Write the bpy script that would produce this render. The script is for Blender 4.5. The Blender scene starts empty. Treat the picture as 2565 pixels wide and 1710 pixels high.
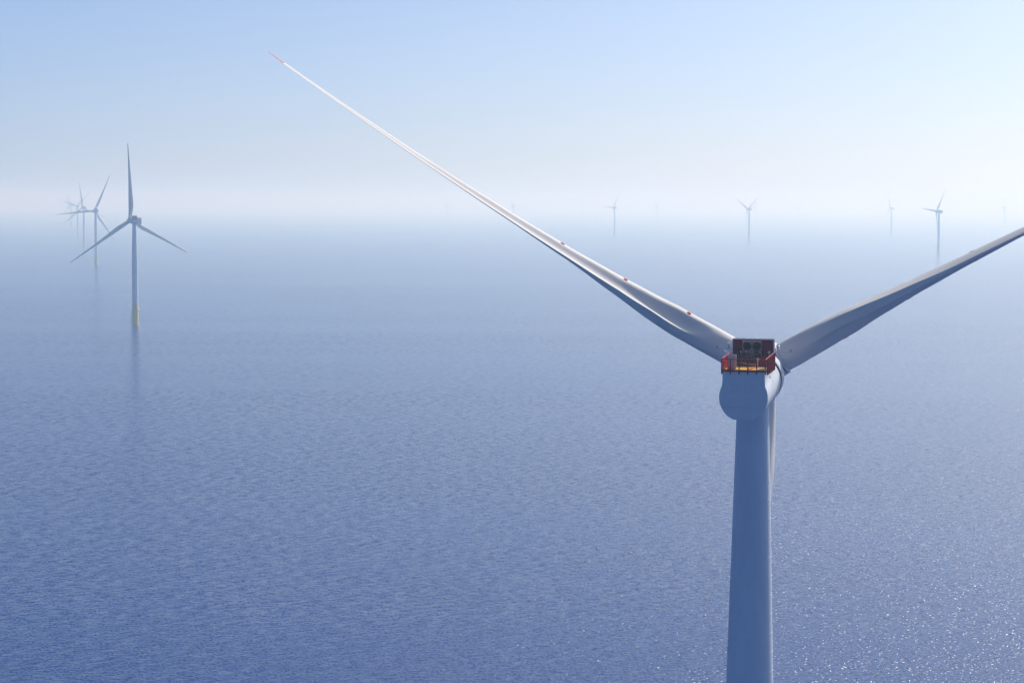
import bpy, bmesh, math, random
from mathutils import Matrix, Vector
R = math.radians
PI = math.pi
random.seed(4)
sc = bpy.context.scene
C = sc.collection

# ------------------------------------------------------------------ camera
EYE = 133.1
cd = bpy.data.cameras.new('camera')
cd.sensor_width = 36.0
cd.lens = 70.0
cd.clip_start = 1.0
cd.clip_end = 400000.0
cam = bpy.data.objects.new('camera', cd)
C.objects.link(cam)
pitch, roll = R(3.985), R(0.2016)
cam.matrix_world = (Matrix.Translation((0, 0, EYE)) @ Matrix.Rotation(PI / 2 - pitch, 4, 'X')
                    @ Matrix.Rotation(roll, 4, 'Z'))
sc.camera = cam

# ------------------------------------------------------------------ light
SUN_AZ, SUN_EL = R(39.0), R(40.0)          # azimuth to the right of +Y, elevation
w = bpy.data.worlds.new('World')
sc.world = w
w.use_nodes = True
nt = w.node_tree
for n in list(nt.nodes): nt.nodes.remove(n)
sky = nt.nodes.new('ShaderNodeTexSky')
sky.sky_type = 'NISHITA'
sky.sun_disc = False
sky.sun_elevation = SUN_EL
sky.sun_rotation = SUN_AZ
sky.altitude = 100.0
sky.air_density = 1.0
sky.dust_density = 1.0
sky.ozone_density = 4.0
bg = nt.nodes.new('ShaderNodeBackground')
bg.inputs['Strength'].default_value = 0.055
wo = nt.nodes.new('ShaderNodeOutputWorld')
def vmath(op, a, b):
    n = nt.nodes.new('ShaderNodeVectorMath'); n.operation = op
    for i, q in enumerate((a, b)):
        if isinstance(q, tuple): n.inputs[i].default_value = q
        else: nt.links.new(q, n.inputs[i])
    return n
def smath(op, a, b=0.0):
    n = nt.nodes.new('ShaderNodeMath'); n.operation = op
    for i, q in enumerate((a, b)):
        if isinstance(q, (int, float)): n.inputs[i].default_value = q
        else: nt.links.new(q, n.inputs[i])
    return n.outputs[0]
def scaled(col, f):
    n = nt.nodes.new('ShaderNodeVectorMath'); n.operation = 'SCALE'
    if isinstance(col, tuple): n.inputs[0].default_value = col
    else: nt.links.new(col, n.inputs[0])
    nt.links.new(f, n.inputs['Scale'])
    return n.outputs[0]
# the sky: Nishita with a cool white balance, plus the bright aerosol layer that lies low over the sea
tint = vmath('MULTIPLY', sky.outputs[0], (0.78, 0.92, 1.27)).outputs[0]
tc = nt.nodes.new('ShaderNodeTexCoord')
sx = nt.nodes.new('ShaderNodeSeparateXYZ')
nt.links.new(tc.outputs['Generated'], sx.inputs[0])
elev = smath('MAXIMUM', sx.outputs['Z'], 0.0)
sdir = (math.sin(SUN_AZ) * math.cos(SUN_EL), math.cos(SUN_AZ) * math.cos(SUN_EL), math.sin(SUN_EL))
dt = smath('MAXIMUM', vmath('DOT_PRODUCT', tc.outputs['Generated'], sdir).outputs['Value'], 0.0)
fwd = smath('POWER', dt, 1.5)
wide = smath('POWER', math.e, smath('MULTIPLY', elev, -1 / 0.18))
low = smath('POWER', math.e, smath('MULTIPLY', elev, -1 / 0.022))
GAIN = 1 / 0.055
g3 = lambda r, g, b: (r * GAIN, g * GAIN, b * GAIN)
side = vmath('ADD', g3(-0.01, 0.09, 0.33), scaled(g3(0.56, 0.41, 0.07), fwd)).outputs[0]
side2 = vmath('ADD', g3(0.08, 0.07, 0.03), scaled(g3(0.05, 0.04, 0.0), fwd)).outputs[0]
glow = vmath('ADD', scaled(side, wide), scaled(side2, low)).outputs[0]
glow = vmath('ADD', glow, scaled(g3(2.5, 2.4, 2.2), smath('POWER', dt, 11.0))).outputs[0]     # aureole of the hazy sun
nt.links.new(vmath('ADD', tint, glow).outputs[0], bg.inputs[0])
nt.links.new(bg.outputs[0], wo.inputs[0])

ld = bpy.data.lights.new('sun', 'SUN')
ld.energy = 4.0
ld.angle = R(0.5)
ld.color = (1.0, 0.94, 0.85)
sun = bpy.data.objects.new('sun', ld)
C.objects.link(sun)
sd = Vector((math.sin(SUN_AZ) * math.cos(SUN_EL), math.cos(SUN_AZ) * math.cos(SUN_EL), math.sin(SUN_EL)))
sun.rotation_euler = (-sd).to_track_quat('-Z', 'Y').to_euler()
sun.location = (300, 300, 600)

vs = sc.view_settings
vs.view_transform = 'Standard'
vs.look = 'None'
vs.gamma = 1.0
vs.exposure = 0.25
cy = sc.cycles
cy.max_bounces = 8
cy.diffuse_bounces = 3
cy.glossy_bounces = 3
cy.volume_bounces = 4
cy.sample_clamp_indirect = 4.0
cy.use_denoising = True

# ------------------------------------------------------------------ materials
def mat(name, col, rough=0.5, metal=0.0, noise=0.0, nscale=0.6, spec=0.12):
    m = bpy.data.materials.new(name)
    m.use_nodes = True
    t = m.node_tree
    p = t.nodes['Principled BSDF']
    p.inputs['Base Color'].default_value = (*col, 1)
    p.inputs['Roughness'].default_value = rough
    p.inputs['Metallic'].default_value = metal
    p.inputs['Specular IOR Level'].default_value = spec
    if noise:
        tc = t.nodes.new('ShaderNodeTexCoord')
        nz = t.nodes.new('ShaderNodeTexNoise')
        nz.inputs['Scale'].default_value = nscale
        nz.inputs['Detail'].default_value = 6
        mp = t.nodes.new('ShaderNodeMapping')
        mp.inputs['Scale'].default_value = (1, 1, 0.25)
        t.links.new(tc.outputs['Object'], mp.inputs[0])
        t.links.new(mp.outputs[0], nz.inputs['Vector'])
        mr = t.nodes.new('ShaderNodeMapRange')
        mr.inputs['From Min'].default_value = 0.3
        mr.inputs['From Max'].default_value = 0.7
        mr.inputs['To Min'].default_value = 1 - noise
        mr.inputs['To Max'].default_value = 1.0
        t.links.new(nz.outputs['Fac'], mr.inputs['Value'])
        mx = t.nodes.new('ShaderNodeVectorMath')
        mx.operation = 'SCALE'
        mx.inputs[0].default_value = col
        t.links.new(mr.outputs[0], mx.inputs['Scale'])
        t.links.new(mx.outputs[0], p.inputs['Base Color'])
    return m

M = dict(
    paint=mat('white_paint', (0.66, 0.69, 0.73), 0.5, noise=0.10, nscale=0.35, spec=0.2),
    tower=mat('tower_paint', (0.60, 0.67, 0.75), 0.5, noise=0.10, nscale=0.5, spec=0.2),
    blade=mat('blade_gelcoat', (0.72, 0.69, 0.65), 0.7, noise=0.06, nscale=0.4, spec=0.08),
    rail=mat('pale_red_handrail', (0.55, 0.10, 0.12), 0.4),
    red=mat('red_paint', (0.30, 0.008, 0.022), 0.45, noise=0.2, nscale=3),
    tipred=mat('red_tip_paint', (0.55, 0.27, 0.25), 0.7, spec=0.05),
    dot=mat('red_receptor_disc', (0.42, 0.02, 0.02), 0.8, spec=0.0),
    maroon=mat('dark_red_panel', (0.15, 0.010, 0.034), 0.5, noise=0.2, nscale=2),
    yellow=mat('yellow_deck', (0.72, 0.45, 0.06), 0.9, noise=0.25, nscale=2),
    pile=mat('yellow_pile_paint', (0.78, 0.50, 0.09), 0.5, noise=0.2, nscale=0.5),
    dark=mat('dark_rubber', (0.025, 0.027, 0.032), 0.6),
    fan=mat('fan_black', (0.02, 0.025, 0.03), 0.5),
    copper=mat('cooler_frame_alloy', (0.30, 0.22, 0.20), 0.5),
    steel=mat('galvanised_steel', (0.50, 0.52, 0.54), 0.4, metal=0.6),
    white=mat('white_enamel', (0.80, 0.80, 0.80), 0.4),
    orange=mat('orange_cable_sheath', (0.65, 0.17, 0.04), 0.5),
    grey=mat('grey_pipe_lagging', (0.16, 0.13, 0.13), 0.6, noise=0.3, nscale=4),
    cab=mat('pale_cabinet', (0.38, 0.38, 0.48), 0.5),
    seam=mat('panel_seam', (0.50, 0.51, 0.53), 0.6),
)

# ------------------------------------------------------------------ helpers
def obj(name, bm, m, parent=None, smooth=True, mw=None, angle=40):
    me = bpy.data.meshes.new(name)
    bmesh.ops.recalc_face_normals(bm, faces=bm.faces)
    bm.to_mesh(me); bm.free()
    for mm in (m if isinstance(m, (list, tuple)) else [m]): me.materials.append(mm)
    if smooth:
        me.polygons.foreach_set('use_smooth', [True] * len(me.polygons))
        me.set_sharp_from_angle(angle=R(angle))
    o = bpy.data.objects.new(name, me)
    C.objects.link(o)
    if parent: o.parent = parent
    if mw is not None: o.matrix_local = mw
    return o

def box(bm, x0, x1, y0, y1, z0, z1, mw=None):
    v = [Vector((x, y, z)) for x in (x0, x1) for y in (y0, y1) for z in (z0, z1)]
    if mw: v = [mw @ p for p in v]
    v = [bm.verts.new(p) for p in v]
    for f in ((0, 1, 3, 2), (4, 6, 7, 5), (0, 4, 5, 1), (2, 3, 7, 6), (0, 2, 6, 4), (1, 5, 7, 3)):
        bm.faces.new([v[i] for i in f])

def loft(bm, rings, cap0=True, cap1=True, closed=True):
    vr = [[bm.verts.new(p) for p in r] for r in rings]
    n = len(vr[0])
    for a, b in zip(vr, vr[1:]):
        for i in range(n):
            j = (i + 1) % n
            bm.faces.new((a[i], a[j], b[j], b[i]))
    if cap0: bm.faces.new(vr[0])
    if cap1: bm.faces.new(vr[-1][::-1])
    return vr

def lathe(bm, prof, n=32, mw=None):
    """profile of (radius, z) about Z"""
    rings = []
    for r, z in prof:
        ring = [Vector((r * math.cos(2 * PI * i / n), r * math.sin(2 * PI * i / n), z)) for i in range(n)]
        if mw: ring = [mw @ p for p in ring]
        rings.append(ring)
    loft(bm, rings)

def tube(bm, pts, r, n=8, r1=None):
    pts = [Vector(p) for p in pts]
    rings = []
    for k, p in enumerate(pts):
        a = pts[max(0, k - 1)]; b = pts[min(len(pts) - 1, k + 1)]
        d = (b - a).normalized()
        up = Vector((0, 0, 1)) if abs(d.z) < 0.9 else Vector((1, 0, 0))
        u = d.cross(up).normalized(); v = u.cross(d)
        rr = r if r1 is None else r + (r1 - r) * k / (len(pts) - 1)
        rings.append([p + (u * math.cos(2 * PI * i / n) + v * math.sin(2 * PI * i / n)) * rr for i in range(n)])
    loft(bm, rings)

def arc_ring(bm, c, rad, r, axis='Y', n=24, m=6):
    """torus about an axis"""
    vr = []
    for i in range(n):
        a = 2 * PI * i / n
        row = []
        for j in range(m):
            b = 2 * PI * j / m
            q = rad + r * math.cos(b); h = r * math.sin(b)
            p = (q * math.cos(a), h, q * math.sin(a)) if axis == 'Y' else (q * math.cos(a), q * math.sin(a), h)
            row.append(bm.verts.new(Vector(c) + Vector(p)))
        vr.append(row)
    for i in range(n):
        for j in range(m):
            bm.faces.new((vr[i][j], vr[(i + 1) % n][j], vr[(i + 1) % n][(j + 1) % m], vr[i][(j + 1) % m]))

def empty(name, loc, label, cat, group=None):
    o = bpy.data.objects.new(name, None)
    C.objects.link(o)
    o.location = loc
    o.empty_display_size = 5
    o['label'] = label; o['category'] = cat
    if group: o['group'] = group
    return o

# ------------------------------------------------------------------ blade
def tab(t, x):
    for (a, va), (b, vb) in zip(t, t[1:]):
        if x <= b:
            u = (x - a) / (b - a); u = u * u * (3 - 2 * u) * 0.5 + u * 0.5
            return va + (vb - va) * max(0, u)
    return t[-1][1]
RAD = 81.0
CHORD = [(3.4, 3.95), (6, 3.98), (9, 4.3), (14, 4.9), (18, 5.0), (24, 4.65), (32, 3.95), (42, 3.2), (52, 2.5), (62, 1.9), (72, 1.3), (78, .98), (81.3, .62), (82.2, .3)]
THICK = [(3.4, 1.0), (6, 1.0), (9, .93), (13, .79), (18, .585), (24, .46), (32, .375), (42, .30), (60, .22), (81, .16)]   # thickness / chord
TWIST = [(3.4, 20), (12, 18), (18, 11.5), (22, 8), (30, 3.2), (40, 1), (55, 0), (70, -.5), (81, -.5)]
BLEND = [(3.4, 0), (5, 0), (12, .85), (17, 1), (81, 1)]                         # circle -> aerofoil
TEW = [(3.4, 1.6), (8, 1.6), (12, 1.5), (16, 1.35), (21, .9), (30, .30), (38, .12), (55, .05), (81, .012)]     # blunt trailing edge
PREB = 3.4
def section(r, n=22, off=0.0):
    c, tk, bl, te = tab(CHORD, r), tab(THICK, r), tab(BLEND, r), tab(TEW, r)
    T = tk * c
    tw = -R(tab(TWIST, r))
    ax = 0.5 + (0.34 - 0.5) * bl
    pts = []
    def foil(u, side):
        # u 0 at LE .. 1 at TE
        base = T * 0.5
        s = math.sqrt(max(u, 0)) * 1.4845 - 0.63 * u - 1.758 * u * u + 1.4215 * u ** 3 - 0.5075 * u ** 4
        y = s * base * 2.0 * (1.0 if side < 0 else 0.86)
        if side > 0 and u > .45:         # concave rear of the pressure side
            k = (u - .45) / .55
            y -= bl * T * 0.20 * math.sin(PI * k) * (1 if k < 1 else 0)
        y += te * 0.5 * u ** 3
        return y * side
    def circ(u, side):
        return side * T * 0.5 * math.sqrt(max(0, 1 - (2 * u - 1) ** 2))
    m = n
    us = [0.5 - 0.5 * math.cos(PI * i / m) for i in range(m + 1)]
    order = [(u, 1) for u in reversed(us)] + [(u, -1) for u in us[1:]]
    for u, sd_ in order:
        y = foil(u, sd_) * bl + circ(u, sd_) * (1 - bl)
        x = (u - ax) * c
        k = (1 + off / max(.3, T)) if off else 1
        X, Y = x * k, y * k
        pre = PREB * (r / RAD) ** 2.2
        X2 = X * math.cos(tw) - Y * math.sin(tw)
        Y2 = X * math.sin(tw) + Y * math.cos(tw)
        pts.append(Vector((X2, Y2 + pre, r)))
    return pts

def stations(a, b):
    s = [3.4, 4, 5, 6, 7, 8, 9, 10, 11, 12, 13, 14, 15, 16, 17, 18, 20, 22, 24, 26, 28, 30, 33, 36, 39, 42, 45, 48, 51, 54, 57, 60, 63, 66, 69, 72, 75, 77, 79, 80, 81, 81.6, 82, 82.2]
    return [a] + [x for x in s if a < x < b] + [b]

def blade_proto():
    bm = bmesh.new()
    loft(bm, [section(r) for r in stations(3.4, 79.4)])
    b = obj('blade', bm, M['blade'], angle=48)
    bm = bmesh.new()
    loft(bm, [section(r) for r in stations(79.4, 82.2)])
    t = obj('blade_tip', bm, M['tipred'], b, angle=48)
    t['label'] = 'red painted blade tip'
    n = 22
    def surf(r, i, d):
        """point on the skin at span r, d metres along the section from index i, and the outward normal"""
        q = section(r)
        step = 1 if d >= 0 else -1
        d = abs(d); j = i
        while True:
            e = q[j + step] - q[j]
            if d <= e.length or not (2 < j < len(q) - 3):
                p = q[j] + e * min(1, d / e.length); break
            d -= e.length; j += step
        q2 = section(r + .2)
        tx = (q[j + 1] - q[j - 1]).normalized()
        nn = tx.cross((q2[j] - q[j]).normalized()).normalized()
        if (p - sum(q, Vector()) / len(q)).dot(nn) < 0: nn = -nn
        return p, nn
    for r in (12.3, 22.2, 32.3):
        for side in (1, -1):
            i = (n - 8) if side > 0 else (n + 8)
            bm = bmesh.new()
            mm = 20
            cen = bm.verts.new(sum((x * k for x, k in zip(surf(r, i, 0), (1, .045))), Vector()))
            rows = []
            for rho, h in ((.15, .045), (.31, .038), (.32, -.05)):
                row = []
                for k in range(mm):
                    a = 2 * PI * k / mm
                    p, nn = surf(r + rho * math.sin(a), i, rho * math.cos(a))
                    row.append(bm.verts.new(p + nn * h))
                rows.append(row)
            for k in range(mm):
                k2 = (k + 1) % mm
                bm.faces.new((cen, rows[0][k], rows[0][k2]))
                for ra, rb in zip(rows, rows[1:]): bm.faces.new((ra[k], rb[k], rb[k2], ra[k2]))
            obj('receptor_disc', bm, M['dot'], b, smooth=False)
    for side, i in ((1, n - 10), (-1, n + 9)):      # vortex generators: one ribbon of small ridges
        bm = bmesh.new()
        prev = None
        for k in range(300):
            r = 12.8 + k * .14
            p0, n0 = surf(r, i, -.18); p1, n1 = surf(r, i, .18)
            h = .026 if k % 2 else .008
            row = [bm.verts.new(v) for v in (p0 - n0 * .02, p0 + n0 * .004, (p0 + p1) / 2 + (n0 + n1) * .5 * h, p1 + n1 * h, p1 - n1 * .02)]
            if prev:
                for u in range(4): bm.faces.new((prev[u], prev[u + 1], row[u + 1], row[u]))
            prev = row
        obj('vortex_generator_strip', bm, M['blade'], b, smooth=False)
    return b

# ------------------------------------------------------------------ tower and foundation
HH = 113.0        # rotor centre height above the water is HH (plus tilt rise)
def tower_bm():
    bm = bmesh.new()
    prof = [(3.22, 22.5)]
    zt = 107.2
    z = 25.0
    def rad(z):
        return 2.16 + (3.2 - 2.16) * min(1, (zt - z) / 38.0) if z > 69.2 else 3.2
    while z < zt - 1:
        for dz, dr in ((-.045, 0), (-.04, .02), (.04, .02), (.045, 0)):
            prof.append((rad(z + dz) + dr, z + dz))
        z += 2.55
    prof += [(rad(zt), zt), (2.1, zt + 1.8)]
    lathe(bm, prof, 72)
    return bm

def foundation(root):
    bm = bmesh.new()
    lathe(bm, [(3.42, -6), (3.42, 15.6), (3.30, 16.0), (3.30, 22.2), (3.24, 22.5)], 48)
    obj('monopile', bm, M['pile'], root)
    bm = bmesh.new()
    lathe(bm, [(3.32, 16.6), (5.0, 16.6), (5.0, 16.9), (3.32, 16.9)], 32)
    for i in range(16):
        a = 2 * PI * i / 16
        box(bm, 4.85, 4.93, -.04, .04, 16.9, 18.1, Matrix.Rotation(a, 4, 'Z'))
    arc_ring(bm, (0, 0, 18.1), 4.89, .05, 'Z', 32)
    arc_ring(bm, (0, 0, 17.5), 4.89, .03, 'Z', 32)
    p = obj('service_platform', bm, M['steel'], root)
    bm = bmesh.new()
    tube(bm, [(-4.6, -1, 16.9), (-4.6, -1, 20.5)], .16)
    tube(bm, [(-4.6, -1, 20.3), (-7.2, -1.6, 22.6)], .12)
    tube(bm, [(-7.2, -1.6, 22.6), (-7.2, -1.6, 18.0)], .04)
    tube(bm, [(-4.6, -1, 18.7), (-6.2, -1.4, 21.6)], .07)
    obj('davit_crane', bm, M['steel'], root)
    bm = bmesh.new()
    for x in (-.9, .9):
        tube(bm, [(-4.1, x, -3), (-4.1, x, 15.5), (-3.2, x, 16.2)], .16)
    for k in range(12):
        tube(bm, [(-4.0, -.35, 1 + k * 1.25), (-4.0, .35, 1 + k * 1.25)], .05)
    obj('boat_landing', bm, M['pile'], root)

# ------------------------------------------------------------------ nacelle (frame: Y forward, X right, origin at the rotor-centre height over the tower)
def body_ring(y, rad, cz, hw, ztop, flat=2.82, n=64):
    """circle with a flattened belly and a square shouldered box on top"""
    pts = []
    for i in range(n):
        a = -PI / 2 + 2 * PI * i / n
        x, z = rad * math.cos(a), rad * math.sin(a)
        z = max(z, -flat)
        if z > 0 and abs(x) < hw:
            # box shoulder
            s = math.sin(a)
            t = (s - math.sqrt(max(0, 1 - (hw / rad) ** 2))) / max(1e-6, 1 - math.sqrt(max(0, 1 - (hw / rad) ** 2)))
            t = max(0, min(1, t))
            zz0 = rad * math.sqrt(max(0, 1 - (hw / rad) ** 2))
            H = ztop - cz
            if t < .35:
                x = math.copysign(hw, x); z = zz0 + (H - zz0) * t / .35
            else:
                x = x / max(1e-6, rad * math.sqrt(max(0, 1 - (math.sqrt(max(0, 1 - (hw / rad) ** 2)) + .35 * (1 - math.sqrt(max(0, 1 - (hw / rad) ** 2)))) ** 2))) * hw
                z = H
        pts.append(Vector((x, y, cz + z)))
    return pts

def nacelle(root, full=True):
    bm = bmesh.new()
    def cz(y): return -2.18 + (y + 10) * math.tan(R(6.6))
    rings = []
    for y, rad, ins in ((-10.0, 3.08, .06), (-9.93, 3.13, 0), (-8, 3.16, 0), (-4, 3.3, 0), (-1, 3.45, 0), (0.9, 3.55, 0)):
        rings.append(body_ring(y, rad, cz(y), 2.72 - ins, 1.13 - ins, 2.82 if y < -5 else 3.0))
    loft(bm, rings)
    nac = obj('nacelle', bm, M['paint'], root, angle=30)
    # panel seam and hatches of the rear face
    for sx in (-1.07, .62):
        bm = bmesh.new()
        z0, z1 = -1.45, -.55
        x0, x1 = sx - .46, sx + .46
        box(bm, x0, x1, -10.03, -10.0, z0, z1)
        bmesh.ops.bevel(bm, geom=list(bm.edges), offset=.012, segments=1, affect='EDGES')
        h = obj('rear_hatch', bm, M['paint'], nac, smooth=False)
        bm = bmesh.new()
        g = .045
        for a in ((x0 - g, x0 - .004, z0 - g, z1 + g), (x1 + .004, x1 + g, z0 - g, z1 + g), (x0 - .004, x1 + .004, z0 - g, z0 - .004), (x0 - .004, x1 + .004, z1 + .004, z1 + g)):
            box(bm, a[0], a[1], -10.012, -9.99, a[2], a[3])
        obj('hatch_seal', bm, M['seam'], h, smooth=False)
    bm = bmesh.new()
    box(bm, -2.9, 2.9, -10.01, -9.99, -3.42, -3.38)
    obj('panel_joint', bm, M['seam'], nac, smooth=False)
    bm = bmesh.new()                                   # handrail bracket on the side wall
    tube(bm, [(2.74, -5.2, .3), (2.86, -5.1, .1), (2.80, -5.0, -.5)], .035)
    obj('side_grab_rail', bm, M['dark'], nac)
    # generator: rotating drum in front of the nacelle, tilted axis
    mw = Matrix.Translation((0, 8.3, 0)) @ Matrix.Rotation(R(6.2), 4, 'X') @ Matrix.Rotation(-PI / 2, 4, 'X')
    bm = bmesh.new()
    lathe(bm, [(3.50, -7.35), (3.62, -7.3), (3.62, -6.9), (3.5, -6.86)], 72, mw)
    obj('yaw_ring_seal', bm, M['dark'], root)
    bm = bmesh.new()
    lathe(bm, [(3.4, -6.9), (3.66, -6.85), (3.70, -6.6), (3.70, -4.6), (3.62, -4.4), (3.1, -4.0), (2.6, -3.6)], 72, mw)
    gen = obj('generator', bm, M['paint'], root)
    bm = bmesh.new()
    for i in range(24):
        box(bm, 3.69, 3.74, -.06, .06, -6.4, -4.8, mw @ Matrix.Rotation(2 * PI * i / 24, 4, 'Z'))
    obj('cooling_fin', bm, M['paint'], gen, smooth=False)['kind'] = 'stuff'
    return nac

def hub(root, beta):
    mw = Matrix.Translation((0, 8.3, 0)) @ Matrix.Rotation(R(6.0), 4, 'X')
    sp = mw @ Matrix.Rotation(-PI / 2, 4, 'X')
    bm = bmesh.new()
    prof = [(2.5, -4.1), (2.9, -3.6), (3.2, -2.6), (3.35, -1.2), (3.3, 0), (3.1, 1.2), (2.7, 2.3), (2.1, 3.2), (1.3, 3.8), (.5, 4.1), (.05, 4.15)]
    lathe(bm, prof, 64, sp)
    h = obj('hub', bm, M['paint'], root)
    for k in range(3):
        bm = bmesh.new()
        lathe(bm, [(2.3, 1.8), (2.3, 3.0), (2.12, 3.05), (2.12, 3.2), (2.28, 3.24), (2.28, 3.5), (2.1, 3.56)], 48,
              mw @ Matrix.Rotation(beta + R(120) * k, 4, 'Y'))
        f = obj('blade_flange', bm, M['paint'], h)
        bm = bmesh.new()
        arc_ring(bm, (0, 0, 3.13), 2.14, .09, 'Z', 48, 8)
        bm.transform(mw @ Matrix.Rotation(beta + R(120) * k, 4, 'Y'))
        obj('flange_gap', bm, M['dark'], f)
    return h

def rail_run(bm, a, b, z0, z1, outward, n, post=.16):
    a = Vector(a); b = Vector(b)
    d = (b - a)
    for k in range(n + 1):
        p = a + d * k / n
        t = d.normalized()
        o = Vector(outward)
        q = [p + t * sx * post * .35 + o * sy for sx in (-1, 1) for sy in (0, post)]
        lo = [bm.verts.new(Vector((v.x, v.y, z0 - .42))) for v in q]
        hi = [bm.verts.new(Vector((v.x, v.y, z1))) for v in q]
        for f in ((0, 1, 3, 2),):
            bm.faces.new([lo[i] for i in f]); bm.faces.new([hi[i] for i in f])
        for i, j in ((0, 1), (1, 3), (3, 2), (2, 0)):
            bm.faces.new((lo[i], lo[j], hi[j], hi[i]))

def topside(root, detail=True):
    """deck, railing and cooler on the nacelle roof"""
    Z0, Z1 = 1.26, 2.80          # deck level, handrail level
    XL, XR, YB, YF = -2.80, 2.80, -10.1, -1.0
    bm = bmesh.new()
    box(bm, XL + .1, XR - .1, YB + .12, YF, Z0 - .1, Z0)
    deck = obj('deck', bm, M['yellow'], root, smooth=False)
    bm = bmesh.new()
    box(bm, 1.5, 2.5, -9.3, -6.6, Z0 + .004, Z0 + .05)
    obj('hatch_cover', bm, M['grey'], deck, smooth=False)
    bm = bmesh.new()
    for a in ((1.38, 1.5, -9.42, -6.48), (2.5, 2.62, -9.42, -6.48)): box(bm, a[0], a[1], a[2], a[3], Z0 + .004, Z0 + .09)
    for a in ((1.5, 2.5, -9.42, -9.3), (1.5, 2.5, -6.6, -6.48)): box(bm, a[0], a[1], a[2], a[3], Z0 + .004, Z0 + .09)
    obj('hatch_frame', bm, M['white'], deck, smooth=False)
    # railing
    rl = bmesh.new()
    hr = .055
    box(rl, XL, XR, YB - .02, YB + .06, Z0 - .08, Z0 + .16)      # toe boards
    box(rl, XL - .03, XL + .03, YB + .07, YF, Z0 - .08, Z0 + .16)
    box(rl, XR - .03, XR + .03, YB + .07, YF, Z0 - .08, Z0 + .16)
    rail = obj('railing', rl, M['red'], root)
    bm = bmesh.new()
    tube(bm, [(XL, YF, Z1 + .2), (XL, YB, Z1), (XR, YB, Z1), (XR, YF, Z1 + .2)], hr)
    obj('handrail', bm, M['rail'], rail)
    for nm, a, b, o, n in (('rear', (XL, YB, 0), (XR, YB, 0), (0, -1, 0), 5), ('left', (XL, YB, 0), (XL, YF, 0), (-1, 0, 0), 9), ('right', (XR, YB, 0), (XR, YF, 0), (1, 0, 0), 9)):
        for k in range(n + 1):
            if nm != 'rear' and k == 0: continue
            t = k / n
            p = Vector(a).lerp(Vector(b), t)
            bm = bmesh.new()
            w1, w2 = .05, .17
            if nm == 'rear':
                box(bm, p.x - .07, p.x + .07, p.y - .13, p.y - .03, Z0 - .42, Z1 + .02)
            else:
                s = 1 if nm == 'right' else -1
                box(bm, min(p.x + s * .035, p.x + s * .2), max(p.x + s * .035, p.x + s * .2), p.y - .05, p.y + .05, Z0 - .5, Z1 + .2 * t - .02)
            obj('post', bm, M['red'], rail, smooth=False)
    bm = bmesh.new()
    k = 0
    z = Z0 + .25
    while z < Z1 - .1:
        tube(bm, [(XL, YB + .02, z), (XR, YB + .02, z)], .011, 4)
        tube(bm, [(XL, YB, z), (XL, YF, z)], .011, 4)
        tube(bm, [(XR, YB, z), (XR, YF, z)], .011, 4)
        z += .13
    obj('safety_net', bm, M['red'], rail, smooth=False)
    # red infill panels on the left flank
    bm = bmesh.new()
    box(bm, XL - .02, XL + .02, -9.6, -3.2, Z0 + .18, Z1 - .1)
    obj('infill_panel', bm, M['red'], rail, smooth=False)
    # cooler
    bm = bmesh.new()
    box(bm, -2.72, 2.72, -.5, .55, .9, 4.72)
    bmesh.ops.bevel(bm, geom=list(bm.edges), offset=.04, segments=1, affect='EDGES')
    cool = obj('cooler', bm, M['maroon'], root, smooth=False)
    bm = bmesh.new()
    for a in ((-2.76, -2.68), (2.68, 2.76)): box(bm, a[0], a[1], -.56, .6, .95, 4.75)
    box(bm, -2.68, 2.68, -.56, -.5, 4.66, 4.75)
    box(bm, -2.66, 2.66, .55, .6, 4.66, 4.75)
    obj('cooler_trim', bm, M['steel'], cool, smooth=False)
    # fan panel with round openings
    bm = bmesh.new()
    cxs, czs = (-.80, .48), (3.78, 2.50)
    for cx in cxs:
        for cz_ in czs:
            n = 32; h = .62
            inn = []; out = []
            for i in range(n):
                a = 2 * PI * i / n
                inn.append(Vector((cx + .56 * math.cos(a), -.62, cz_ + .56 * math.sin(a))))
                c_, s_ = math.cos(a), math.sin(a)
                q = h / max(abs(c_), abs(s_))
                out.append(Vector((cx + q * c_, -.62, cz_ + q * s_)))
            back = [v + Vector((0, .1, 0)) for v in inn]
            iv = [bm.verts.new(v) for v in inn]; ov = [bm.verts.new(v) for v in out]; bv = [bm.verts.new(v) for v in back]
            ob = [bm.verts.new(v + Vector((0, .1, 0))) for v in out]
            for i in range(n):
                j = (i + 1) % n
                bm.faces.new((iv[i], iv[j], ov[j], ov[i])); bm.faces.new((iv[i], bv[i], bv[j], iv[j]))
                bm.faces.new((ov[i], ov[j], ob[j], ob[i]))
    obj('fan_panel', bm, M['copper'], cool, smooth=False)
    for cx in cxs:
        for cz_ in czs:
            bm = bmesh.new()
            lathe(bm, [(.10, -.06), (.55, -.03), (.55, 0)], 24, Matrix.Translation((cx, -.52, cz_)) @ Matrix.Rotation(PI / 2, 4, 'X'))
            for i in range(7):
                a = 2 * PI * i / 7
                mw = Matrix.Translation((cx, -.575, cz_)) @ Matrix.Rotation(a, 4, 'Y') @ Matrix.Translation((.32, 0, 0)) @ Matrix.Rotation(R(28), 4, 'X')
                box(bm, -.2, .2, -.008, .008, -.09, .09, mw)
            f = obj('fan', bm, M['fan'], cool, smooth=False)
            gm = M['dark']
            bm = bmesh.new()
            arc_ring(bm, (cx, -.66, cz_), .3, .012, 'Y', 20, 4)
            arc_ring(bm, (cx, -.66, cz_), .46, .012, 'Y', 20, 4)
            lathe(bm, [(.07, 0), (.07, .05)], 12, Matrix.Translation((cx, -.63, cz_)) @ Matrix.Rotation(PI / 2, 4, 'X'))
            obj('fan_guard', bm, gm, f)
    bm = bmesh.new()
    box(bm, -1.40, -.19, -.82, -.64, 4.43, 4.50)
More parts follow.
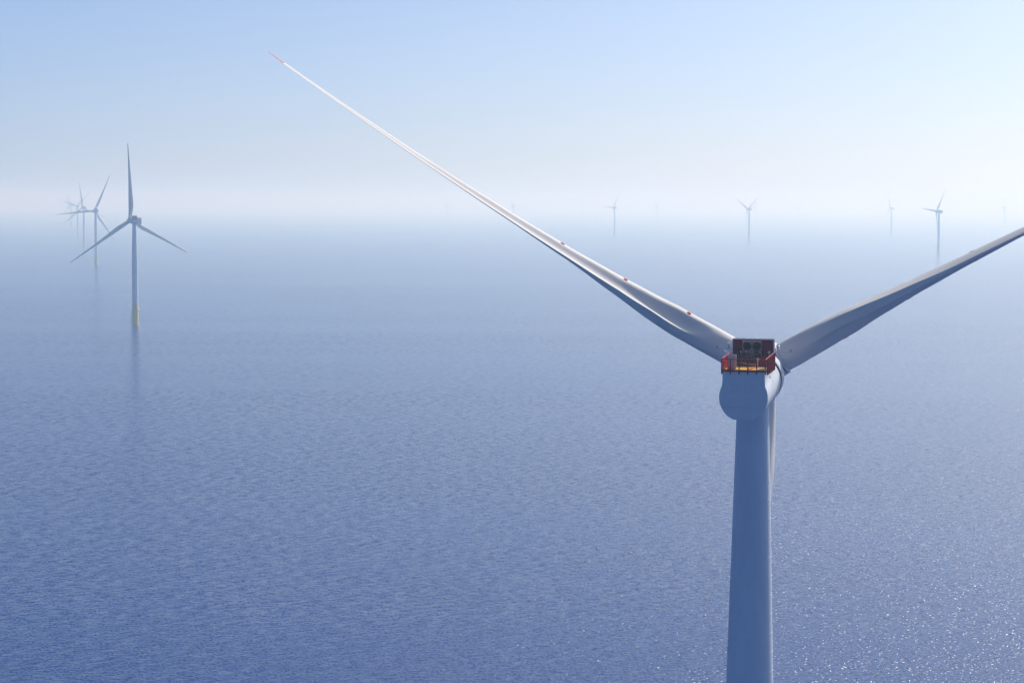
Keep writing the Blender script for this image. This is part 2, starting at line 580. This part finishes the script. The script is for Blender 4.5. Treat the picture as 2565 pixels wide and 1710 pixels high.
    box(bm, -.12, 1.09, -.82, -.64, 4.43, 4.50)
    obj('rain_lip', bm, M['white'], cool, smooth=False)
    for x in (-.75, .55):
        bm = bmesh.new()
        box(bm, x - .14, x + .14, -.3, 0, 4.76, 4.84)
        obj('lifting_lug', bm, M['white'], cool, smooth=False)
    # four lobed hatch wheel standing in front of the fans
    bm = bmesh.new()
    c = Vector((-.18, -1.25, 2.98))
    pts = []
    for i in range(33):
        a = 2 * PI * i / 32
        q = .34 + .05 * math.cos(4 * a)
        pts.append(c + Vector((q * math.cos(a), 0, q * math.sin(a))))
    for p, q in zip(pts, pts[1:]): tube(bm, [p, q], .045, 6)
    for a in (PI / 4, -PI / 4):
        d = Vector((math.cos(a), 0, math.sin(a))) * .33
        tube(bm, [c - d, c + d], .04, 6)
    tube(bm, [c - Vector((0, 0, .36)), Vector((c.x, c.y, Z0))], .06, 8)
    obj('hand_wheel', bm, M['copper'], root)
    # pale cabinet at the left
    bm = bmesh.new()
    box(bm, -2.42, -1.30, -7.6, -7.3, Z0, 3.15)
    bmesh.ops.bevel(bm, geom=list(bm.edges), offset=.03, segments=1, affect='EDGES')
    cb = obj('equipment_cabinet', bm, M['cab'], root, smooth=False)
    bm = bmesh.new()
    box(bm, -2.34, -1.38, -7.63, -7.602, Z0 + .1, 3.05)
    obj('door', bm, M['cab'], cb, smooth=False)
    bm = bmesh.new()
    box(bm, .75, 2.5, -2.2, -2.05, Z0, 2.62)
    box(bm, 2.3, 2.5, -2.0, -1.1, Z0, 2.62)
    obj('wind_screen', bm, M['red'], root, smooth=False)
    # pipes, hoses
    bm = bmesh.new()
    for x, y, h in ((-1.9, -1.6, 2.1), (-1.45, -1.9, 1.7), (-.95, -1.7, 2.2), (-.6, -2.1, 1.6), (.2, -1.7, 1.7)):
        tube(bm, [(x, y, Z0), (x + .1, y, Z0 + h * .6), (x - .05, y + .2, Z0 + h * .85), (x + .25, y + .5, Z0 + h * .9), (x + .3, y + .9, Z0 + h * .7)], .09, 8)
    box(bm, -1.9, .6, -2.4, -1.4, Z0, Z0 + .45)
    box(bm, -2.5, -1.2, -3.6, -2.6, Z0, Z0 + .55)
    obj('cooling_pipe', bm, M['grey'], root)
    bm = bmesh.new()
    for x, z in ((-1.5, 3.0), (-.78, 3.05)):
        lathe(bm, [(.06, 0), (.13, .04), (.13, .16), (.05, .2)], 12, Matrix.Translation((x, -1.5, z)))
        tube(bm, [(x, -1.5, z), (x + .1, -1.5, z - .6), (x + .18, -1.5, z - 1.6)], .03, 6)
    obj('vent_cap', bm, M['steel'], root)
    bm = bmesh.new()
    tube(bm, [(-1.1, -4.2, Z0 + .65), (-.6, -4.3, Z0 + .5), (.3, -4.6, Z0 + .45), (.85, -4.9, Z0 + .4)], .05, 6)
    tube(bm, [(.85, -4.9, Z0 + .4), (1.0, -5.0, Z0 + .9), (.9, -4.8, Z0 + 1.3)], .05, 6)
    tube(bm, [(.8, -4.9, Z0 + .05), (.3, -8.2, Z0 + .12)], .12, 8)
    obj('hose', bm, M['orange'], root)
    # instruments
    for s in (-1, 1):
        bm = bmesh.new()
        x0 = s * 2.78
        L = 2.2 if s < 0 else 2.45
        z = 3.3 if s < 0 else 3.02
        tube(bm, [(x0, -.4, z), (x0 + s * L, -.6, z + (.02 if s < 0 else .12))], .03, 6)
        tube(bm, [(x0, -.4, z - .9), (x0 + s * L * .75, -.6, z + .04)], .018, 6)
        boom = obj('instrument_boom', bm, M['steel'], root)
        bm = bmesh.new()
        e = x0 + s * L * .9
        tube(bm, [(e, -.6, z), (e, -.6, z + .3)], .025, 6)
        lathe(bm, [(.05, 0), (.09, .05), (.09, .1), (.03, .14)], 10, Matrix.Translation((e, -.6, z + .28)))
        tube(bm, [(e - .12, -.6, z + .36), (e + .12, -.6, z + .36)], .02, 6)
        obj('wind_sensor', bm, M['dark'], boom)
        bm = bmesh.new()
        xa = x0 + s * .48
        za = 3.45
        tube(bm, [(x0, -.2, za), (xa + s * .2, -.2, za)], .05, 6)
        lathe(bm, [(.12, 0), (.25, .03), (.25, .1), (.14, .14), (.14, .34), (.2, .36), (.2, .42), (.08, .5)], 16, Matrix.Translation((xa, -.2, za)))
        lt = obj('aviation_light', bm, M['steel'], root)
        bm = bmesh.new()
        lathe(bm, [(.16, 0), (.2, .03), (.2, .09), (.1, .12)], 16, Matrix.Translation((xa, -.2, za + .62)))
        tube(bm, [(xa, -.2, za + .45), (xa, -.2, za + .63)], .03, 6)
        obj('light_cap', bm, M['white'], lt)
    bm = bmesh.new()
    tube(bm, [(-2.85, -3.2, 2.95), (-3.55, -3.0, 3.4), ], .05, 6)
    tube(bm, [(-3.9, -3.0, 3.85), (-4.1, -3.0, 4.0)], .05, 6)
    tube(bm, [(-3.55, -3.0, 3.4), (-3.9, -3.0, 3.85)], .022, 6)
    obj('lightning_rod', bm, M['white'], root)
    bm = bmesh.new()
    box(bm, 2.0, 2.3, -1.05, -.75, 2.95, 3.2)
    tube(bm, [(2.15, -.9, 3.0), (2.15, -.9, Z0)], .035, 6)
    obj('camera_box', bm, M['steel'], root, smooth=False)
    bm = bmesh.new()
    box(bm, 1.15, 1.42, -6.0, -5.75, Z0 + 1.05, Z0 + 1.3)
    tube(bm, [(1.28, -5.88, Z0 + .05), (1.28, -5.88, Z0 + 1.06)], .04, 6)
    obj('control_box', bm, M['white'], root, smooth=False)

# ------------------------------------------------------------------ turbine assembly
BLADE = blade_proto()
def copy_tree(o, parent=None):
    c = o.copy(); C.objects.link(c); c.parent = parent
    for ch in list(o.children): copy_tree(ch, c)
    return c

def head_frame(psi, z):
    return Matrix.Translation((0, 0, z)) @ Matrix.Rotation(-psi, 4, 'Z')

used = [False]
def place_blades(root, psi, z, beta, pitches):
    for k in range(3):
        b = copy_tree(BLADE, root) if used[0] else BLADE
        used[0] = True
        b.parent = root
        b.matrix_local = (head_frame(psi, z) @ Matrix.Translation((0, 8.3, 0)) @ Matrix.Rotation(R(6), 4, 'X')
                          @ Matrix.Rotation(beta + R(120) * k, 4, 'Y') @ Matrix.Rotation(-pitches[k], 4, 'Z'))

def turbine(loc, psi, beta, pitches, zc, label, group):
    root = empty('wind_turbine', loc, label, 'wind turbine', group)
    obj('tower', tower_bm(), M['tower'], root)
    foundation(root)
    before = set(root.children)
    nacelle(root); hub(root, beta); topside(root)
    hf = head_frame(psi, zc)
    for ch in root.children:
        if ch not in before: ch.matrix_local = hf
    place_blades(root, psi, zc, beta, pitches)
    return root

main = turbine((32.02, 263.15, -2.5), R(14.0), R(-60.15), (R(90), R(90), R(90)), HH,
    'large white wind turbine in the foreground with red railed deck seen from behind', 'wind turbines of the offshore farm')

far = [
 # x, y, psi, beta, label
 (-406, 2142, -40.4, -4.2, 'nearest of the small turbines at the left, upright blade, yellow foot, white tower'),
 (-876, 4193, -29.1, 23.5, 'second turbine from the front of the left row, top blade leaning right, faint yellow foot'),
 (-1302, 6059, -38.5, -10.0, 'hazy blue turbine third from the front of the left row, blade crossing behind the second'),
 (-1773, 8134, -43.1, -72.6, 'pale turbine fourth from the front of the left row, blades spread in a wide V'),
 (-2286, 10342, -45.0, -21.0, 'very pale turbine fifth from the front of the left row, nearly lost in haze'),
 (-2727, 12292, -53.1, -37.6, 'ghostly turbine sixth from the front of the left row in the haze'),
 (-3130, 14150, -45.0, -30.0, 'barely visible turbine seventh from the front of the left row'),
 (-3560, 16100, -45.0, 12.0, 'farthest barely visible turbine at the end of the left row'),
]
mid = [
 (-2085, 20870, -50, 5, 'leftmost barely visible far turbine on the horizon left of the long blade'),
 (-1490, 18700, -52, -60, 'faint far Y shaped turbine second from the left along the horizon'),
 (-1036, 16717, -56.4, -22, 'faint far turbine third from the left along the horizon'),
 (-467, 14213, -43.1, -19.3, 'pale far turbine left of where the long blade crosses the horizon'),
 (5, 11784, -64.6, 4.0, 'pale far turbine standing right behind the long foreground blade'),
 (443, 8650, -52.2, 33.1, 'pale blue turbine just right of the long blade, one blade pointing left'),
 (851, 7171, -48.6, -63.3, 'pale blue turbine with two blades raised in a V above the foreground nacelle'),
 (1164, 5445, -51.3, 35.6, 'clearest of the far turbines at the right, one blade pointing left'),
]
def pxrow(px, diff):
    y = 113 * 4987 / diff
    return (px - 1282.5) / 4987 * y, y
back = [
 (1312, 29, -50, 10, 'dim second row turbine right beside the one behind the long blade'),
 (1458.6, 34, -50, -50, 'dim second row turbine left of the pale one right of the long blade'),
 (1643.6, 43, -50, 0, 'faint second row turbine midway between the two pale blue turbines'),
 (1819.6, 30, -50, -35, 'dim second row turbine left of the V shaped one'),
 (1889.7, 40, -50, 20, 'faint second row turbine close at the right of the V shaped one'),
 (2001, 32, -50, -40, 'dim second row turbine between the V shaped one and the small one right of it'),
 (2230, 60, -50.4, -24, 'small pale turbine just left of the clearest far turbine at the right'),
 (2512.7, 46, -50, -30, 'dim second row turbine nearest the right edge of the photo'),
]
for px, diff, p, b, lab in back:
    x, y = pxrow(px, diff); mid.append((x, y, p, b, lab))

src = None
for i, (x, y, psi, beta, lab) in enumerate(far + mid):
    g = 'wind turbines of the offshore farm'
    if src is None:
        src = turbine((x, y, 0), R(psi), R(beta), [R(8)] * 3, HH, lab, g)
        src_psi, src_beta = R(psi), R(beta)
        continue
    root = src.copy(); C.objects.link(root)
    root.location = (x, y, 0); root['label'] = lab; root['group'] = g
    dpsi = R(psi) - src_psi
    hub_i = 0
    for ch in list(src.children):
        nm = ch.name.split('.')[0]
        if nm == 'blade': continue
        c = copy_tree(ch, root)
        if nm in ('tower', 'monopile', 'service_platform', 'davit_crane', 'boat_landing'): continue
        if nm == 'hub':
            c.matrix_local = (head_frame(R(psi), HH) @ Matrix.Translation((0, 8.3, 0)) @ Matrix.Rotation(R(6), 4, 'X')
                              @ Matrix.Rotation(R(beta) - src_beta, 4, 'Y') @ Matrix.Rotation(R(-6), 4, 'X') @ Matrix.Translation((0, -8.3, 0)))
        else:
            c.matrix_local = head_frame(R(psi), HH)
    place_blades(root, R(psi), HH, R(beta), [R(8)] * 3)

# ------------------------------------------------------------------ sea
bm = bmesh.new()
S = 60000.0
v = [bm.verts.new(p) for p in ((-S, -4000, 0), (S, -4000, 0), (S, S, 0), (-S, S, 0))]
bm.faces.new(v)
m = bpy.data.materials.new('sea_water'); m.use_nodes = True
t = m.node_tree; L = t.links.new
p = t.nodes['Principled BSDF']
p.inputs['Base Color'].default_value = (0.0005, 0.027, 0.145, 1)
p.inputs['Roughness'].default_value = 0.19
p.inputs['IOR'].default_value = 1.33
p.inputs['Specular IOR Level'].default_value = 0.165
geo = t.nodes.new('ShaderNodeNewGeometry')
def vm(op, a, b=None, s=None):
    n = t.nodes.new('ShaderNodeVectorMath'); n.operation = op
    L(a, n.inputs[0])
    if b is not None:
        if isinstance(b, tuple): n.inputs[1].default_value = b
        else: L(b, n.inputs[1])
    if s is not None:
        if isinstance(s, float): n.inputs['Scale'].default_value = s
        else: L(s, n.inputs['Scale'])
    return n.outputs[0]
def mth(op, a, b):
    n = t.nodes.new('ShaderNodeMath'); n.operation = op
    for i, q in enumerate((a, b)):
        if isinstance(q, (int, float)): n.inputs[i].default_value = q
        else: L(q, n.inputs[i])
    return n.outputs[0]
def slope(rot, wl_across, wl_along, amp, detail=2, seed=0.0):
    mp = t.nodes.new('ShaderNodeMapping'); mp.vector_type = 'POINT'
    mp.inputs['Rotation'].default_value = (0, 0, R(rot))
    mp.inputs['Location'].default_value = (seed, seed * 1.7, seed * .3)
    mp2 = t.nodes.new('ShaderNodeMapping')
    mp2.inputs['Scale'].default_value = (1 / wl_along, 1 / wl_across, 1)
    L(geo.outputs['Position'], mp.inputs[0]); L(mp.outputs[0], mp2.inputs[0])
    nz = t.nodes.new('ShaderNodeTexNoise'); nz.noise_dimensions = '2D'
    nz.inputs['Scale'].default_value = 1.0
    nz.inputs['Detail'].default_value = detail
    nz.inputs['Roughness'].default_value = 0.55
    L(mp2.outputs[0], nz.inputs['Vector'])
    c = vm('SUBTRACT', nz.outputs['Color'], (.5, .5, .5))
    return vm('SCALE', c, s=amp)
def wave(gamma, across, along, amp, detail, seed):
    """slopes of long crested waves whose crests run at the angle gamma to +X"""
    mp = t.nodes.new('ShaderNodeMapping')
    mp.inputs['Rotation'].default_value = (0, 0, R(-gamma))
    mp.inputs['Location'].default_value = (seed, seed * 1.7, 0)
    mp2 = t.nodes.new('ShaderNodeMapping')
    mp2.inputs['Scale'].default_value = (1 / along, 1 / across, 1)
    L(geo.outputs['Position'], mp.inputs[0]); L(mp.outputs[0], mp2.inputs[0])
    nz = t.nodes.new('ShaderNodeTexNoise'); nz.noise_dimensions = '2D'
    nz.inputs['Scale'].default_value = 1.0
    nz.inputs['Detail'].default_value = detail
    nz.inputs['Roughness'].default_value = 0.5
    L(mp2.outputs[0], nz.inputs['Vector'])
    f = mth('MULTIPLY', mth('SUBTRACT', nz.outputs['Fac'], .5), amp)
    n = t.nodes.new('ShaderNodeVectorMath'); n.operation = 'SCALE'
    n.inputs[0].default_value = (-math.sin(R(gamma)), math.cos(R(gamma)), 0)
    L(f, n.inputs['Scale'])
    return n.outputs[0]
s1 = wave(44, 8, 34, 0.15, 2, 11.)
s2 = wave(42, 2.4, 8, 0.50, 2, 37.)
s3 = wave(-8, 1.35, 4.2, 0.55, 1, 71.)
s4 = slope(40, .9, 1.2, 2.6, 1, 131.)
tot = vm('ADD', vm('ADD', s1, s2), s3)
# calmer and rougher patches (wind streaks)
mp = t.nodes.new('ShaderNodeMapping'); mp.inputs['Rotation'].default_value = (0, 0, R(-15)); mp.inputs['Scale'].default_value = (1 / 900, 1 / 240, 1)
L(geo.outputs['Position'], mp.inputs[0])
nz = t.nodes.new('ShaderNodeTexNoise'); nz.noise_dimensions = '2D'; nz.inputs['Scale'].default_value = 1; nz.inputs['Detail'].default_value = 4
L(mp.outputs[0], nz.inputs['Vector'])
mr = t.nodes.new('ShaderNodeMapRange'); mr.inputs['From Min'].default_value = .3; mr.inputs['From Max'].default_value = .7
mr.inputs['To Min'].default_value = .75; mr.inputs['To Max'].default_value = 1.2
L(nz.outputs['Fac'], mr.inputs['Value'])
def normal_of(v, f):
    v = vm('SCALE', v, s=f)
    return vm('NORMALIZE', vm('ADD', vm('MULTIPLY', v, (1, 1, 0)), (0, 0, 1)))
# long slicks where the chop is damped: they lie as pale streaks on the middle distance
mp = t.nodes.new('ShaderNodeMapping'); mp.inputs['Rotation'].default_value = (0, 0, R(-6)); mp.inputs['Scale'].default_value = (1 / 1100, 1 / 170, 1)
L(geo.outputs['Position'], mp.inputs[0])
nz = t.nodes.new('ShaderNodeTexNoise'); nz.noise_dimensions = '2D'; nz.inputs['Scale'].default_value = 1; nz.inputs['Detail'].default_value = 5
nz.inputs['Distortion'].default_value = .6
L(mp.outputs[0], nz.inputs['Vector'])
sl = t.nodes.new('ShaderNodeMapRange'); sl.inputs['From Min'].default_value = .36; sl.inputs['From Max'].default_value = .62
sl.inputs['To Min'].default_value = .42; sl.inputs['To Max'].default_value = 1.2
L(nz.outputs['Fac'], sl.inputs['Value'])
L(normal_of(tot, mth('MULTIPLY', mr.outputs[0], sl.outputs[0])), p.inputs['Normal'])
gl = t.nodes.new('ShaderNodeBsdfPrincipled')        # small steep facets that flash in the sun
gl.inputs['Base Color'].default_value = p.inputs['Base Color'].default_value
gl.inputs['Roughness'].default_value = 0.2
gl.inputs['IOR'].default_value = 1.33
gl.inputs['Specular IOR Level'].default_value = 0.40
L(normal_of(vm('ADD', tot, s4), mr.outputs[0]), gl.inputs['Normal'])
mixs = t.nodes.new('ShaderNodeMixShader'); mixs.inputs[0].default_value = 0.4
L(p.outputs[0], mixs.inputs[1]); L(gl.outputs[0], mixs.inputs[2])
L(mixs.outputs[0], t.nodes['Material Output'].inputs['Surface'])
sea = obj('sea', bm, m, smooth=False)
sea['kind'] = 'structure'

# ------------------------------------------------------------------ haze
bm = bmesh.new()
box(bm, -61000, 61000, -4500, 61000, -12, 200)
m = bpy.data.materials.new('haze_air'); m.use_nodes = True
t = m.node_tree
for n in list(t.nodes): t.nodes.remove(n)
pv = t.nodes.new('ShaderNodeVolumePrincipled')
pv.inputs['Color'].default_value = (0.52, 0.73, 0.92, 1)      # finer droplets scatter the blue a little more
pv.inputs['Absorption Color'].default_value = (0.74, 0.62, 0.0, 1)
pv.inputs['Density'].default_value = 0.0002
pv.inputs['Anisotropy'].default_value = 0.36
out = t.nodes.new('ShaderNodeOutputMaterial')
t.links.new(pv.outputs[0], out.inputs['Volume'])
hz = obj('haze', bm, m, smooth=False)
hz['kind'] = 'stuff'
